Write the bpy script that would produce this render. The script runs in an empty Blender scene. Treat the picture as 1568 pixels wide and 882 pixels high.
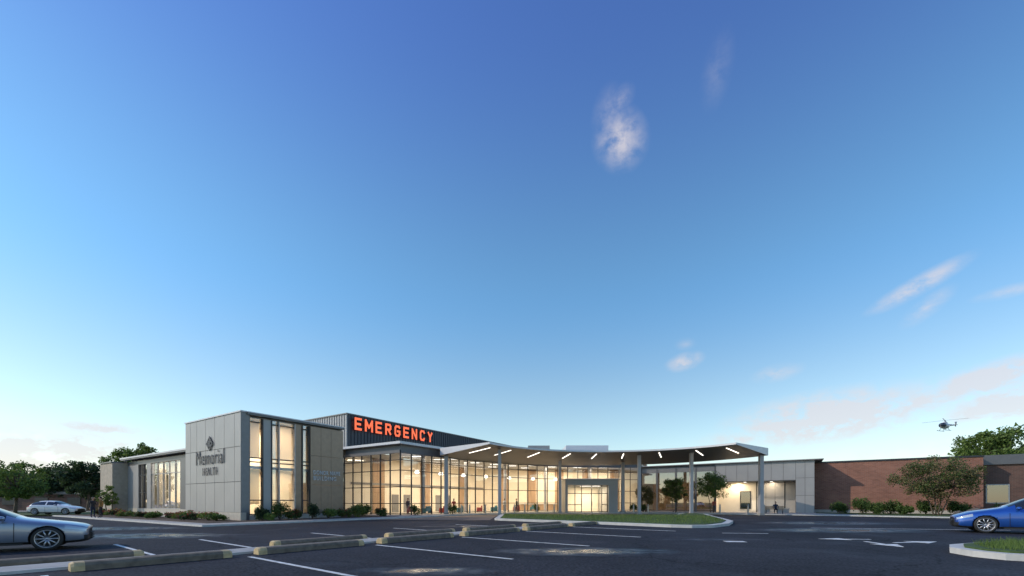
import bpy, bmesh, math, random
import numpy as np
from mathutils import Vector, Matrix
random.seed(7); rng=np.random.default_rng(7)
scene=bpy.context.scene
COL=scene.collection
R=math.radians
# ------------------------------------------------------------------ materials
def nmat(name):
    m=bpy.data.materials.new(name); m.use_nodes=True
    nt=m.node_tree; return m,nt,nt.nodes['Principled BSDF']
def N(nt,t,**k):
    n=nt.nodes.new(t)
    for a,b in k.items(): setattr(n,a,b)
    return n
def pbr(name,col,rough=.6,metal=0,var=.12,scale=3.,bump=0.,bscale=40,streak=False,spec=.5,coat=0):
    m,nt,b=nmat(name)
    g=N(nt,'ShaderNodeNewGeometry')
    no=N(nt,'ShaderNodeTexNoise'); no.inputs['Scale'].default_value=scale; no.inputs['Detail'].default_value=6
    if streak:
        mp=N(nt,'ShaderNodeMapping'); mp.inputs['Scale'].default_value=(1,1,.15)
        nt.links.new(g.outputs['Position'],mp.inputs[0]); nt.links.new(mp.outputs[0],no.inputs[0])
    else: nt.links.new(g.outputs['Position'],no.inputs[0])
    mr=N(nt,'ShaderNodeMapRange'); mr.inputs[1].default_value=.3; mr.inputs[2].default_value=.7
    mr.inputs[3].default_value=1-var; mr.inputs[4].default_value=1+var
    nt.links.new(no.outputs[0],mr.inputs[0])
    vm=N(nt,'ShaderNodeVectorMath',operation='SCALE'); vm.inputs[0].default_value=col[:3]
    nt.links.new(mr.outputs[0],vm.inputs['Scale']); nt.links.new(vm.outputs[0],b.inputs['Base Color'])
    b.inputs['Roughness'].default_value=rough; b.inputs['Metallic'].default_value=metal
    b.inputs['Specular IOR Level'].default_value=spec; b.inputs['Coat Weight'].default_value=coat
    if bump:
        n2=N(nt,'ShaderNodeTexNoise'); n2.inputs['Scale'].default_value=bscale; n2.inputs['Detail'].default_value=4
        nt.links.new(g.outputs['Position'],n2.inputs[0])
        bp=N(nt,'ShaderNodeBump'); bp.inputs['Strength'].default_value=bump; bp.inputs['Distance'].default_value=.02
        nt.links.new(n2.outputs[0],bp.inputs['Height']); nt.links.new(bp.outputs[0],b.inputs['Normal'])
    return m
def emis(name,col,s):
    m,nt,b=nmat(name); b.inputs['Base Color'].default_value=(*col,1)
    b.inputs['Emission Color'].default_value=(*col,1); b.inputs['Emission Strength'].default_value=s; return m
def glassmat(name,tint,refl=.12,rough=.02):
    m,nt,b=nmat(name); nt.nodes.remove(b); out=nt.nodes['Material Output']
    tr=N(nt,'ShaderNodeBsdfTransparent'); tr.inputs[0].default_value=(*tint,1)
    gl=N(nt,'ShaderNodeBsdfGlossy'); gl.inputs['Roughness'].default_value=rough; gl.inputs[0].default_value=(.9,.95,1,1)
    fr=N(nt,'ShaderNodeLayerWeight'); fr.inputs['Blend'].default_value=.2
    mr=N(nt,'ShaderNodeMapRange'); mr.inputs[3].default_value=refl; mr.inputs[4].default_value=.65
    nt.links.new(fr.outputs['Facing'],mr.inputs[0])
    mx=N(nt,'ShaderNodeMixShader'); nt.links.new(mr.outputs[0],mx.inputs[0])
    nt.links.new(tr.outputs[0],mx.inputs[1]); nt.links.new(gl.outputs[0],mx.inputs[2]); nt.links.new(mx.outputs[0],out.inputs[0])
    return m
def shademat(name,col):
    m,nt,b=nmat(name); out=nt.nodes['Material Output']; b.inputs['Base Color'].default_value=(*col,1); b.inputs['Roughness'].default_value=.9
    tl=N(nt,'ShaderNodeBsdfTranslucent'); tl.inputs[0].default_value=(*col,1); ms=N(nt,'ShaderNodeMixShader'); ms.inputs[0].default_value=.6
    nt.links.new(b.outputs[0],ms.inputs[1]); nt.links.new(tl.outputs[0],ms.inputs[2]); nt.links.new(ms.outputs[0],out.inputs[0]); return m
def leafmat(name,c1,c2):
    m,nt,b=nmat(name); out=nt.nodes['Material Output']
    g=N(nt,'ShaderNodeNewGeometry'); no=N(nt,'ShaderNodeTexNoise'); no.inputs['Scale'].default_value=.9
    nt.links.new(g.outputs['Position'],no.inputs[0])
    ad=N(nt,'ShaderNodeMath',operation='ADD'); nt.links.new(no.outputs[0],ad.inputs[0]); 
    mu=N(nt,'ShaderNodeMath',operation='MULTIPLY'); mu.inputs[1].default_value=.5
    nt.links.new(g.outputs['Random Per Island'],mu.inputs[0]); nt.links.new(mu.outputs[0],ad.inputs[1])
    mr=N(nt,'ShaderNodeMapRange'); mr.inputs[1].default_value=.4; mr.inputs[2].default_value=1.1; nt.links.new(ad.outputs[0],mr.inputs[0])
    mx=N(nt,'ShaderNodeMix',data_type='RGBA'); mx.inputs[6].default_value=(*c1,1); mx.inputs[7].default_value=(*c2,1)
    nt.links.new(mr.outputs[0],mx.inputs[0]); nt.links.new(mx.outputs[2],b.inputs['Base Color']); b.inputs['Roughness'].default_value=.65
    tl=N(nt,'ShaderNodeBsdfTranslucent'); nt.links.new(mx.outputs[2],tl.inputs[0])
    ms=N(nt,'ShaderNodeMixShader'); ms.inputs[0].default_value=.4
    nt.links.new(b.outputs[0],ms.inputs[1]); nt.links.new(tl.outputs[0],ms.inputs[2]); nt.links.new(ms.outputs[0],out.inputs[0])
    return m
# ------------------------------------------------------------------ mesh builder
class MB:
    def __init__(s): s.v=[];s.f=[];s.m=[];s.mats=[]
    def mi(s,m):
        if m not in s.mats: s.mats.append(m)
        return s.mats.index(m)
    def add(s,vs,fs,m):
        o=len(s.v); s.v+= [tuple(v) for v in vs]; k=s.mi(m)
        for f in fs: s.f.append(tuple(o+i for i in f)); s.m.append(k)
    def box(s,L,a0,a1,b0,b1,z0,z1,m):
        vs=[L(a,b,z) for z in (z0,z1) for a,b in ((a0,b0),(a1,b0),(a1,b1),(a0,b1))]
        s.add(vs,[(0,3,2,1),(4,5,6,7),(0,1,5,4),(1,2,6,5),(2,3,7,6),(3,0,4,7)],m)
    def beam(s,p,q,z0,z1,th,m,ext=0,off=0):
        p=Vector(p[:2]);q=Vector(q[:2]);d=(q-p).normalized();n=Vector((d.y,-d.x))
        p=p-d*ext+n*off;q=q+d*ext+n*off;h=n*th/2
        c=[p+h,q+h,q-h,p-h]
        vs=[(a.x,a.y,z) for z in (z0,z1) for a in c]
        s.add(vs,[(0,3,2,1),(4,5,6,7),(0,1,5,4),(1,2,6,5),(2,3,7,6),(3,0,4,7)],m)
    def prism(s,pts,z0,z1,m,mside=None):
        n=len(pts); z0=z0 if isinstance(z0,list) else [z0]*n; z1=z1 if isinstance(z1,list) else [z1]*n
        vs=[(p[0],p[1],z0[i]) for i,p in enumerate(pts)]+[(p[0],p[1],z1[i]) for i,p in enumerate(pts)]
        s.add(vs,[tuple(range(n-1,-1,-1)),tuple(range(n,2*n))],m)
        s.add(vs,[(i,(i+1)%n,n+(i+1)%n,n+i) for i in range(n)],mside or m)
    def cyl(s,p,q,r0,r1,m,n=12):
        p=Vector(p);q=Vector(q);d=(q-p).normalized()
        a=d.orthogonal().normalized();b=d.cross(a)
        vs=[];
        for c,r in ((p,r0),(q,r1)):
            for i in range(n):
                t=2*math.pi*i/n; vs.append(c+(a*math.cos(t)+b*math.sin(t))*r)
        s.add(vs,[(i,(i+1)%n,n+(i+1)%n,n+i) for i in range(n)]+[tuple(range(n-1,-1,-1)),tuple(range(n,2*n))],m)
    def ell(s,c,r,m,nu=14,nv=9,rot=None):
        vs=[];fs=[]
        for j in range(nv+1):
            ph=math.pi*j/nv
            for i in range(nu):
                th=2*math.pi*i/nu
                v=Vector((r[0]*math.sin(ph)*math.cos(th),r[1]*math.sin(ph)*math.sin(th),r[2]*math.cos(ph)))
                if rot: v=rot@v
                vs.append(v+Vector(c))
        for j in range(nv):
            for i in range(nu):
                fs.append((j*nu+i,j*nu+(i+1)%nu,(j+1)*nu+(i+1)%nu,(j+1)*nu+i))
        s.add(vs,fs,m)
    def lathe(s,c,axis,prof,m,n=28):
        axis=Vector(axis).normalized();a=axis.orthogonal().normalized();b=axis.cross(a);vs=[];k=len(prof);c=Vector(c)
        for h,r in prof:
            for i in range(n):
                t=2*math.pi*i/n; vs.append(c+axis*h+(a*math.cos(t)+b*math.sin(t))*r)
        s.add(vs,[(j*n+i,j*n+(i+1)%n,(j+1)*n+(i+1)%n,(j+1)*n+i) for j in range(k-1) for i in range(n)],m)
    def build(s,name,parent=None,smooth=False,merge=False):
        me=bpy.data.meshes.new(name); me.from_pydata(s.v,[],s.f)
        for m in s.mats: me.materials.append(m)
        me.polygons.foreach_set('material_index',s.m)
        bm=bmesh.new(); bm.from_mesh(me)
        if merge: bmesh.ops.remove_doubles(bm,verts=bm.verts,dist=.0005)
        bmesh.ops.recalc_face_normals(bm,faces=bm.faces)
        bm.to_mesh(me); bm.free()
        if smooth: me.polygons.foreach_set('use_smooth',[True]*len(me.polygons))
        ob=bpy.data.objects.new(name,me); COL.objects.link(ob)
        if parent: ob.parent=parent
        return ob
def empty(name,loc=(0,0,0),rz=0,sc=1):
    e=bpy.data.objects.new(name,None); COL.objects.link(e); e.location=loc; e.rotation_euler=(0,0,rz); e.scale=(sc,)*3; e.empty_display_size=.3; return e
U=Vector((.542,.840)); U.normalize(); V=Vector((-U.y,U.x))
def frame(ox,oy):
    def L(s,t,z=0): return (ox+U.x*s+V.x*t, oy+U.y*s+V.y*t, z)
    return L
W=lambda x,y,z=0:(x,y,z)
# ------------------------------------------------------------------ palette
M_panel=pbr('metal_panel_grey',(.35,.34,.325),.45,.1,.06,.6)
M_joint=pbr('panel_joint',(.06,.06,.06),.8)
M_pdark=pbr('metal_panel_dark',(.15,.15,.155),.45,.3,.06)
M_pmid=pbr('metal_panel_mid',(.22,.215,.21),.45,.2,.06)
M_seam=pbr('standing_seam_charcoal',(.045,.05,.06),.5,.3,.06)
M_seaml=pbr('standing_seam_grey',(.34,.34,.34),.45,.2,.06)
M_white=pbr('white_fascia',(.66,.66,.66),.4,0,.03)
M_base=pbr('concrete_base',(.50,.45,.37),.8,0,.1,4,.3)
M_bronze=pbr('bronze_panel',(.27,.195,.14),.35,.3,.08)
M_tan=pbr('tan_stone',(.42,.36,.28),.8,0,.12,3,.3)
M_mull=pbr('dark_mullion',(.04,.042,.047),.4,.3)
M_mullw=pbr('light_mullion',(.4,.4,.4),.4,.3)
M_roof=pbr('roof_membrane',(.25,.25,.25),.8)
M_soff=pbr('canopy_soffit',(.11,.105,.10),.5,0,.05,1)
M_col=pbr('column_paint',(.38,.38,.40),.4,.2,.04)
M_int=pbr('interior_wall_cream',(.80,.72,.58),.8,0,.06,.7)
M_intw=pbr('interior_wood',(.38,.25,.15),.5,0,.2,3,streak=True)
M_ceil=pbr('interior_ceiling',(.75,.73,.7),.8)
M_floor=pbr('interior_floor',(.4,.37,.33),.4)
M_glass=glassmat('window_glass',(.88,.91,.93),.08)
M_glassd=glassmat('tinted_glass',(.42,.44,.46),.25)
M_glassb=glassmat('clerestory_glass',(.6,.65,.7),.25)
M_blind=shademat('roller_shade',(.78,.70,.58))
M_conc=pbr('sidewalk_concrete',(.36,.345,.32),.85,0,.1,2,.2)
M_curb=pbr('kerb_concrete',(.52,.51,.48),.8,0,.12,3,.2)
M_pave=pbr('driveway_paver',(.17,.125,.10),.8,0,.15,5,.3)
M_mulch=pbr('mulch',(.07,.045,.03),.95,0,.4,12,.6,30)
M_grass=pbr('grass_ground',(.05,.085,.02),.95,0,.35,5,.5,30)
M_paint=pbr('white_road_paint',(.62,.62,.6),.6,0,.35,5)
M_stop=pbr('wheel_stop_shaded_concrete',(.165,.13,.095),.85,0,.3,5,.4)  # concrete darkened: shade of the long side away from the sun painted in
M_yel=pbr('worn_yellow_paint',(.50,.37,.19),.7,0,.25,6,.3)
M_black=pbr('black_rubber',(.02,.02,.02),.7)
M_steel=pbr('brushed_steel',(.45,.45,.45),.3,.8)
M_bark=pbr('bark',(.12,.09,.065),.9,0,.3,8,.5)
M_sign=pbr('sign_letter_slate',(.04,.04,.06),.4)
M_light=emis('strip_lamp',(1,.93,.82),3)
M_rock=pbr('rock',(.13,.12,.11),.9,0,.3,4,.6,8)
LG=leafmat('leaf_green',(.03,.065,.014),(.12,.19,.04))
LD=leafmat('leaf_dark',(.022,.042,.018),(.075,.12,.04))
LL=leafmat('leaf_light',(.06,.11,.02),(.20,.28,.06))
LO=leafmat('leaf_olive',(.09,.085,.03),(.26,.22,.09))
LF=leafmat('flower_red',(.12,.02,.02),(.4,.08,.07))
def brickmat(name,c1,c2,mortar):
    m,nt,b=nmat(name); g=N(nt,'ShaderNodeNewGeometry')
    d=N(nt,'ShaderNodeVectorMath',operation='DOT_PRODUCT'); d.inputs[1].default_value=(V.x,V.y,0)
    d2=N(nt,'ShaderNodeVectorMath',operation='DOT_PRODUCT'); d2.inputs[1].default_value=(0,0,1)
    nt.links.new(g.outputs['Position'],d.inputs[0]); nt.links.new(g.outputs['Position'],d2.inputs[0])
    c=N(nt,'ShaderNodeCombineXYZ'); nt.links.new(d.outputs['Value'],c.inputs[0]); nt.links.new(d2.outputs['Value'],c.inputs[1])
    t=N(nt,'ShaderNodeTexBrick'); t.inputs['Scale'].default_value=1; t.inputs['Brick Width'].default_value=.4; t.inputs['Row Height'].default_value=.14
    t.inputs['Mortar Size'].default_value=.01; t.inputs['Color1'].default_value=(*c1,1); t.inputs['Color2'].default_value=(*c2,1); t.inputs['Mortar'].default_value=(*mortar,1)
    nt.links.new(c.outputs[0],t.inputs[0])
    no=N(nt,'ShaderNodeTexNoise'); no.inputs['Scale'].default_value=.8; no.inputs['Detail'].default_value=5; nt.links.new(g.outputs['Position'],no.inputs[0])
    mr=N(nt,'ShaderNodeMapRange'); mr.inputs[3].default_value=.7; mr.inputs[4].default_value=1.3; nt.links.new(no.outputs[0],mr.inputs[0])
    vm=N(nt,'ShaderNodeVectorMath',operation='SCALE'); nt.links.new(t.outputs[0],vm.inputs[0]); nt.links.new(mr.outputs[0],vm.inputs['Scale'])
    nt.links.new(vm.outputs[0],b.inputs['Base Color']); b.inputs['Roughness'].default_value=.85
    return m
M_brick=brickmat('red_brick',(.32,.14,.09),(.24,.10,.065),(.28,.2,.165))
M_brickd=brickmat('dark_brick',(.15,.075,.055),(.11,.06,.045),(.16,.13,.11))
def asphalt():
    m,nt,b=nmat('asphalt'); g=N(nt,'ShaderNodeNewGeometry'); P=g.outputs['Position']
    def noise(s,d=5):
        n=N(nt,'ShaderNodeTexNoise'); n.inputs['Scale'].default_value=s; n.inputs['Detail'].default_value=d; nt.links.new(P,n.inputs[0]); return n.outputs[0]
    def mr(i,a,b_,c,d):
        n=N(nt,'ShaderNodeMapRange'); 
        for k,x in zip((1,2,3,4),(a,b_,c,d)): n.inputs[k].default_value=x
        nt.links.new(i,n.inputs[0]); return n.outputs[0]
    def mt(op,a,c):
        n=N(nt,'ShaderNodeMath',operation=op)
        for i,x in enumerate((a,c)):
            if isinstance(x,(int,float)): n.inputs[i].default_value=x
            else: nt.links.new(x,n.inputs[i])
        return n.outputs[0]
    big=mr(noise(.18),.3,.7,.7,1.3); fine=mr(noise(14,4),.3,.7,.3,1.9); mid=mr(noise(2.2,4),.3,.7,.85,1.15)
    c=mt('MULTIPLY',mt('MULTIPLY',big,mid),fine)
    nd=N(nt,'ShaderNodeTexNoise'); nd.inputs['Scale'].default_value=.6; nd.inputs['Detail'].default_value=5; nt.links.new(P,nd.inputs[0])
    va=N(nt,'ShaderNodeVectorMath',operation='ADD'); nt.links.new(P,va.inputs[0])
    vs_=N(nt,'ShaderNodeVectorMath',operation='SCALE'); vs_.inputs['Scale'].default_value=2.5; nt.links.new(nd.outputs['Color'],vs_.inputs[0]); nt.links.new(vs_.outputs[0],va.inputs[1])
    vo=N(nt,'ShaderNodeTexVoronoi',feature='DISTANCE_TO_EDGE'); vo.inputs['Scale'].default_value=.14; nt.links.new(va.outputs[0],vo.inputs[0])
    c=mt('MULTIPLY',c,mr(vo.outputs['Distance'],.002,.008,.45,1))
    tot=None
    for x,y,sx,sy,k in ((2.2,13,4.2,1.7,1),(17,22.5,7,2.8,1),(-1.9,9.3,2.4,.9,1),(-16,19,6,2.6,1),(22,30,8,4,.9),(-3,26,6,2,.6),(8,17,5,1.2,.5),(-22,24,6,3,.9)):
        mp=N(nt,'ShaderNodeMapping',vector_type='TEXTURE'); mp.inputs['Location'].default_value=(x,y,0); mp.inputs['Scale'].default_value=(sx,sy,50)
        nt.links.new(P,mp.inputs[0]); gr=N(nt,'ShaderNodeTexGradient',gradient_type='SPHERICAL'); nt.links.new(mp.outputs[0],gr.inputs[0])
        o=mt('MULTIPLY',gr.outputs['Fac'],k*1.6); tot=o if tot is None else mt('MAXIMUM',tot,o)
    wet=mr(mt('MULTIPLY',tot,noise(1.6,6)),.2,.62,0,1)
    ww=mr(noise(.35,4),.56,.75,0,.3); wet=mt('MAXIMUM',wet,ww)
    c=mt('MULTIPLY',c,mr(wet,0,1,1,.6))
    vm=N(nt,'ShaderNodeVectorMath',operation='SCALE'); vm.inputs[0].default_value=(.028,.029,.035); nt.links.new(c,vm.inputs['Scale'])
    nt.links.new(vm.outputs[0],b.inputs['Base Color'])
    nt.links.new(mr(wet,0,1,.85,.2),b.inputs['Roughness']); nt.links.new(mr(wet,0,1,.15,.4),b.inputs['Specular IOR Level'])
    bp=N(nt,'ShaderNodeBump'); bp.inputs['Distance'].default_value=.012; nt.links.new(mr(wet,0,1,.9,.15),bp.inputs['Strength'])
    nt.links.new(noise(26,4),bp.inputs['Height']); nt.links.new(bp.outputs[0],b.inputs['Normal'])
    return m
M_asph=asphalt()

# ------------------------------------------------------------------ ground
g=MB(); g.prism([(-900,-300),(900,-300),(900,1500),(-900,1500)],-.3,-.02,M_grass); g.build('ground')
a=MB(); a.prism([(-75,-30),(75,-30),(75,44),(30,60),(-12,60),(-40,50),(-75,60)],-.015,0,M_asph); a.build('asphalt_parking_lot')
A=frame(-19.5,31.0); RW=frame(36.5,52.0)
def slab(name,pts,h,mtop,mk,inset=.16,ztop=None,parent=None):
    m=MB(); m.prism(pts,.002,h,mk); o=m.build(name,parent)
    n=len(pts); c=[];
    ar=sum(pts[i][0]*pts[(i+1)%n][1]-pts[(i+1)%n][0]*pts[i][1] for i in range(n))
    sg=1 if ar>0 else -1
    for i in range(n):
        p=Vector(pts[i][:2]);a_=(p-Vector(pts[i-1][:2])).normalized();b_=(Vector(pts[(i+1)%n][:2])-p).normalized()
        na=Vector((-a_.y,a_.x))*sg;nb=Vector((-b_.y,b_.x))*sg;bis=(na+nb); bis=bis/max(.3,bis.length_squared)*2
        c.append(p+bis*inset)
    m=MB(); zt=h+.004 if ztop is None else ztop
    m.prism([(q.x,q.y) for q in c],h-.01,zt,mtop); m.build('surface',o)
    return o
def P2(f,s,t): q=f(s,t); return (q[0],q[1])
walk=[P2(A,-4,34),P2(A,-4,-4),P2(A,14,-4),(-6.2,45.2),(-3,49.5),(1,53),(5,54.6),(14,54.6),(20,54),(24.5,50.5),(30,47.5),(36,42.5),(42,36),(45,30),(75,24),(75,75),(-30,90),(-75,75),(-75,58)]
slab('sidewalk',walk,.11,M_conc,M_curb)
def sheet(name,pts,z,m,par=None):
    b=MB(); b.prism(pts,z-.03,z,m); return b.build(name,par)
sheet('planting_bed',[P2(A,-3,9.3),P2(A,-3,-2.1),P2(A,13,-2.1),P2(A,13,9),P2(A,8.6,9),P2(A,8.6,-.05),P2(A,-.05,-.05),P2(A,-.05,9.3)],.14,M_mulch)
sheet('planting_bed',[P2(A,-3,9.6),P2(A,-.05,9.6),P2(A,.9,28),P2(A,-3,30)],.14,M_mulch)
sheet('lawn',[(-75,38),(-43,44.5),(-45,57),(-75,60)],.13,M_grass)
sheet('planting_bed',[(38.2,54.2),(50.5,46),(75,31),(75,25),(46,31.5),(43,36.6),(37,43.5),(36,51)],.14,M_grass)
b=MB(); b.prism([P2(A,8,-4.1),(-6.1,45.1),(-2.9,49.4),(1.1,52.9),(5,54.5),(14,54.5),(20,53.9),(24.4,50.4),(22.2,49.2),(20.9,49.2),(19.8,50),(17,45.4),(12,43.2),(6,43.2),(2,44.9),(-.4,46.4),(-1.6,45.6),(-1.8,35),(-9.5,35.5)],.001,.005,M_pave); b.build('entrance_driveway')
isl=[(-1.2,45.5),(-1.4,34.6),(-.9,33.8),(5.4,28.6),(9.2,24.9),(10.2,24.4),(11.4,24.5),(13.4,26.6),(15.4,30),(16.8,34),(18.4,39),(20.8,46),(21,49),(19.6,49.6),(17,45),(12,42.8),(6,42.8),(2,44.5),(-.3,46)]
slab('grass_island',isl,.16,M_grass,M_curb,.45,.2)
isl2=[(12.5,11.7),(12.6,11.0),(13.2,10.5),(14.2,10.2),(40,9.0),(40,15),(16,14.4),(13.6,13.4),(12.8,12.6)]
slab('grass_island',isl2,.17,M_grass,M_curb,.3,.22)
# median strip & wheel stops
P0=Vector((-9.5,9.25)); w=Vector((.615,.79)).normalized(); n_=Vector((-w.y,w.x))
def Q(k,o): p=P0+w*k+n_*o; return (p.x,p.y)
slab('median_walk',[Q(-9,.38),Q(24.3,.38),Q(24.3,1.45),Q(-9,1.45)],.07,M_conc,M_curb,.12)
def stop(k0,k1,o):
    m=MB(); prof=[(-.2,.005),(.2,.005),(.19,.12),(.15,.18),(.09,.2),(-.09,.2),(-.15,.18),(-.19,.12)]; n=len(prof)
    vs=[]; ks=((k0,.85),(k0+.05,1),(k0+.22,1),(k1-.22,1),(k1-.05,1),(k1,.85))
    for k,sc in ks:
        for d,z in prof: x,y=Q(k,o+d*sc); vs.append((x,y,.005+(z-.005)*sc))
    def seg(js): return [(j*n+i,j*n+(i+1)%n,(j+1)*n+(i+1)%n,(j+1)*n+i) for j in js for i in range(n)]
    m.add(vs,seg([2]),M_stop); m.add(vs,seg([0,1,3,4])+[tuple(range(n-1,-1,-1)),tuple(range(5*n,6*n))],M_yel); m.build('wheel_stop',merge=True)
for k0,k1 in ((0,3.05),(3.7,7.05),(7.75,11.3),(11.95,15.9),(16.55,20.7),(21.2,24.4)): stop(k0,k1,0)
for k0,k1 in ((-2.4,1.6),(4.9,8.4),(9.4,13.2),(14,18),(19,23)): stop(k0,k1,1.85)
pm=MB()
def strip(p,q,wd=.11): pm.beam(p,q,.001,.005,wd,M_paint)
for k in (-.4,3.4,7.4,11.6,16.2,20.9,24.6): strip(Q(k,-.35),Q(k,-6.3))
for k in (1.9,4.4,8.9,13.6,18.5): strip(Q(k,2.2),Q(k,7.0))
def arrow(x,y,ang,l=1.8):
    c,s=math.cos(ang),math.sin(ang)
    def T(a_,b_): return (x+a_*c-b_*s,y+a_*s+b_*c)
    pm.prism([T(0,-.42),T(1.0,0),T(0,.42)],.001,.005,M_paint); pm.prism([T(-l,-.08),T(-.02,-.08),T(-.02,.08),T(-l,.08)],.001,.005,M_paint)
arrow(13.3,17.2,R(172),.9); arrow(13.1,15.2,R(-100),1.0); arrow(14.9,15.9,R(12),1.0)
strip((8.0,16.2),(8.7,16.1),.45); strip((17,24.5),(26,22.5),.12); strip((10,20.5),(12,20.2),.12)
pm.build('road_markings')

# ------------------------------------------------------------------ hospital building
H=empty('hospital_building')
def curtain(m,pts,z0,z1,zs,sp,glass,mull,mw=.07,md=.14,zsplit=None,glass2=None):
    for p,q in zip(pts[:-1],pts[1:]):
        p=Vector(p[:2]);q=Vector(q[:2]);d=q-p;n=max(1,round(d.length/sp))
        zt=zsplit or z1
        m.add([(p.x,p.y,z0),(q.x,q.y,z0),(q.x,q.y,zt),(p.x,p.y,zt)],[(0,1,2,3)],glass)
        if zsplit: m.add([(p.x,p.y,zt),(q.x,q.y,zt),(q.x,q.y,z1),(p.x,p.y,z1)],[(0,1,2,3)],glass2)
        dn=d.normalized()
        for i in range(n+1):
            c=p+d*i/n; m.beam(c-dn*mw/2,c+dn*mw/2,z0,z1,md,mull)
        for z in zs:
            for i in range(n):
                a_=p+d*i/n+dn*mw/2; b_=p+d*(i+1)/n-dn*mw/2
                m.beam(a_,b_,z-mw/2,z+mw/2,md-.02,mull)
b=MB(); ztA=8.08
b.box(A,.06,.35,.02,9.28,.7,ztA-.1,M_joint)
b.box(A,-.03,.36,-.02,9.3,.1,.7,M_base)
ts=[.02,.95,2.5,4.05,5.6,7.15,8.3,9.28]
zr=[.7,2.95,5.5,7.98]
for i in range(len(ts)-1):
    for j in range(3):
        b.box(A,0,.06,ts[i]+.018,ts[i+1]-.018,zr[j]+.018,zr[j+1]-.018,M_panel)
b.box(A,-.06,.4,-.06,9.34,7.98,8.08,M_white)
b.box(A,0,.6,0,.02,.7,7.98,M_pmid); b.box(A,.36,.6,.02,.5,.1,7.98,M_pdark)  # end wall frame in darker panel tones, its shade put into the colour
b.box(A,0.4,8.5,-.12,.3,7.84,8.05,M_pdark); b.box(A,.4,8.56,-.16,-.12,7.98,8.06,M_white)
b.box(A,.4,8.45,.3,9.3,7.7,7.95,M_roof)
b.box(A,.36,8.4,9.0,9.3,.1,7.7,M_panel)
b.box(A,8.2,8.45,.02,9.0,.1,7.7,M_bronze)
b.box(A,.36,8.4,4.6,4.7,.12,7.6,M_int); b.box(A,.6,8.2,.5,9,.1,.14,M_floor); b.box(A,.6,8.2,.3,4.6,3.95,4.15,M_ceil)
b.build('corner_block',H)
b=MB()
tg=.3
def win(s0,s1,z0,z1,gl): 
    b.add([A(s0,tg,z0),A(s1,tg,z0),A(s1,tg,z1),A(s0,tg,z1)],[(0,1,2,3)],gl)
win(.62,1.62,.5,7.7,M_glass); b.box(A,1.62,2.25,.12,.32,.5,7.7,M_panel)
win(2.25,2.85,.5,7.7,M_glassd); win(2.85,4.1,.5,7.7,M_glass); b.box(A,4.1,4.75,.15,.32,.5,7.7,M_bronze); win(4.75,5.3,.5,7.7,M_glassd)
for s in (.62,1.58,2.25,2.82,4.08,4.72,5.3): b.box(A,s-.035,s+.035,.06,.36,.5,7.7,M_mull if s not in (2.82,4.08) else M_mullw)
for s0,s1 in ((.65,1.55),(2.29,2.78),(2.86,4.04),(4.76,5.26)):
    for z in (.55,1.6,4.45,4.75,7.4): b.box(A,s0,s1,.17,.33,z-.04,z+.04,M_mull)
    b.box(A,s0,s1,.5,.51,1.3 if s0<2 else 2.2,3.9,M_blind); b.box(A,s0,s1,.5,.51,4.8,7.6,M_blind)
b.box(A,.6,5.3,.05,.35,.1,.5,M_base)
for i in range(3):
    for j in range(3):
        zz=[.5,2.9,5.3,7.7]; b.box(A,5.35+i*.95,5.35+(i+1)*.95-.02,-.02,.3,zz[j]+.012,zz[j+1]-.012,M_bronze)
b.box(A,5.3,8.2,.0,.32,.1,.5,M_base)
b.build('corner_glazing',H)
b=MB(); s0=1.06
b.box(A,s0-.02,s0+.3,9.3,26.6,.1,.8,M_base)
b.box(A,s0+.3,14,9.32,26.6,5.7,6.0,M_roof); b.box(A,s0-.5,14,9.32,27.3,6.0,6.14,M_white); b.box(A,s0-.45,s0,9.32,27.2,5.86,6.0,M_pdark)
b.box(A,s0+4,s0+4.1,9.4,26.5,.1,5.7,M_int); b.box(A,s0+.3,s0+4,9.4,26.5,.1,.14,M_floor)
b.box(A,s0,s0+.3,23.6,26.6,.8,5.7,M_panel)
b.box(A,s0,s0+.3,9.4,26.6,5.3,5.7,M_pdark)
b.box(A,s0,s0+.3,12.0,13.3,.8,5.3,M_pdark); b.box(A,s0-.02,s0+.3,20.2,21.2,.8,5.3,M_panel)
curtain(b,[P2(A,s0+.15,9.4),P2(A,s0+.15,12)],.8,5.3,[.85,2.2,4.2],1.3,M_glass,M_mull)
curtain(b,[P2(A,s0+.15,13.3),P2(A,s0+.15,20.2)],.8,5.3,[.85,4.2],1.4,M_glass,M_mullw)
curtain(b,[P2(A,s0+.15,21.2),P2(A,s0+.15,23.6)],.8,5.3,[.85,2.4,4.2],1.2,M_glassd,M_mull)
for t in (13.4,15.6,17.9): b.box(A,s0+.5,s0+.51,t,t+1.9,1.2,5.2,M_blind)
b.box(A,-.2,14,26.62,30.5,.1,5.6,M_tan); b.box(A,-.3,14.1,26.62,30.6,5.6,5.72,M_pdark)
b.build('left_wing',H)
b=MB(); zE=11.55
b.box(A,15.5,50,9.0,24,6.9,zE-.12,M_seam)
b.box(A,15.42,15.5,9.0,24,6.9,zE-.12,M_seaml)
x=15.5
while x<50: b.box(A,x,x+.05,8.93,9.0,6.9,zE-.12,M_seam); x+=.46
y=9.0
while y<24: b.box(A,15.35,15.42,y,y+.05,6.9,zE-.12,M_seaml); y+=.46
b.box(A,15.3,50.1,8.88,24.1,zE-.12,zE,M_pdark)
b.box(A,15.1,50,9.05,9.3,.1,6.9,M_int)
b.build('tall_block',H)
G=P2(A,15.1,0); crv=[G,(-8,48.6),(-4.5,53),(-.5,57),(3.5,60),(8,62),(14,63),(19.0,63.3)]
b=MB(); zL=7.55
roofp=[P2(A,15.1,9)]+[G]+crv[1:]+[(24,77),(-.5,77)]
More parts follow.
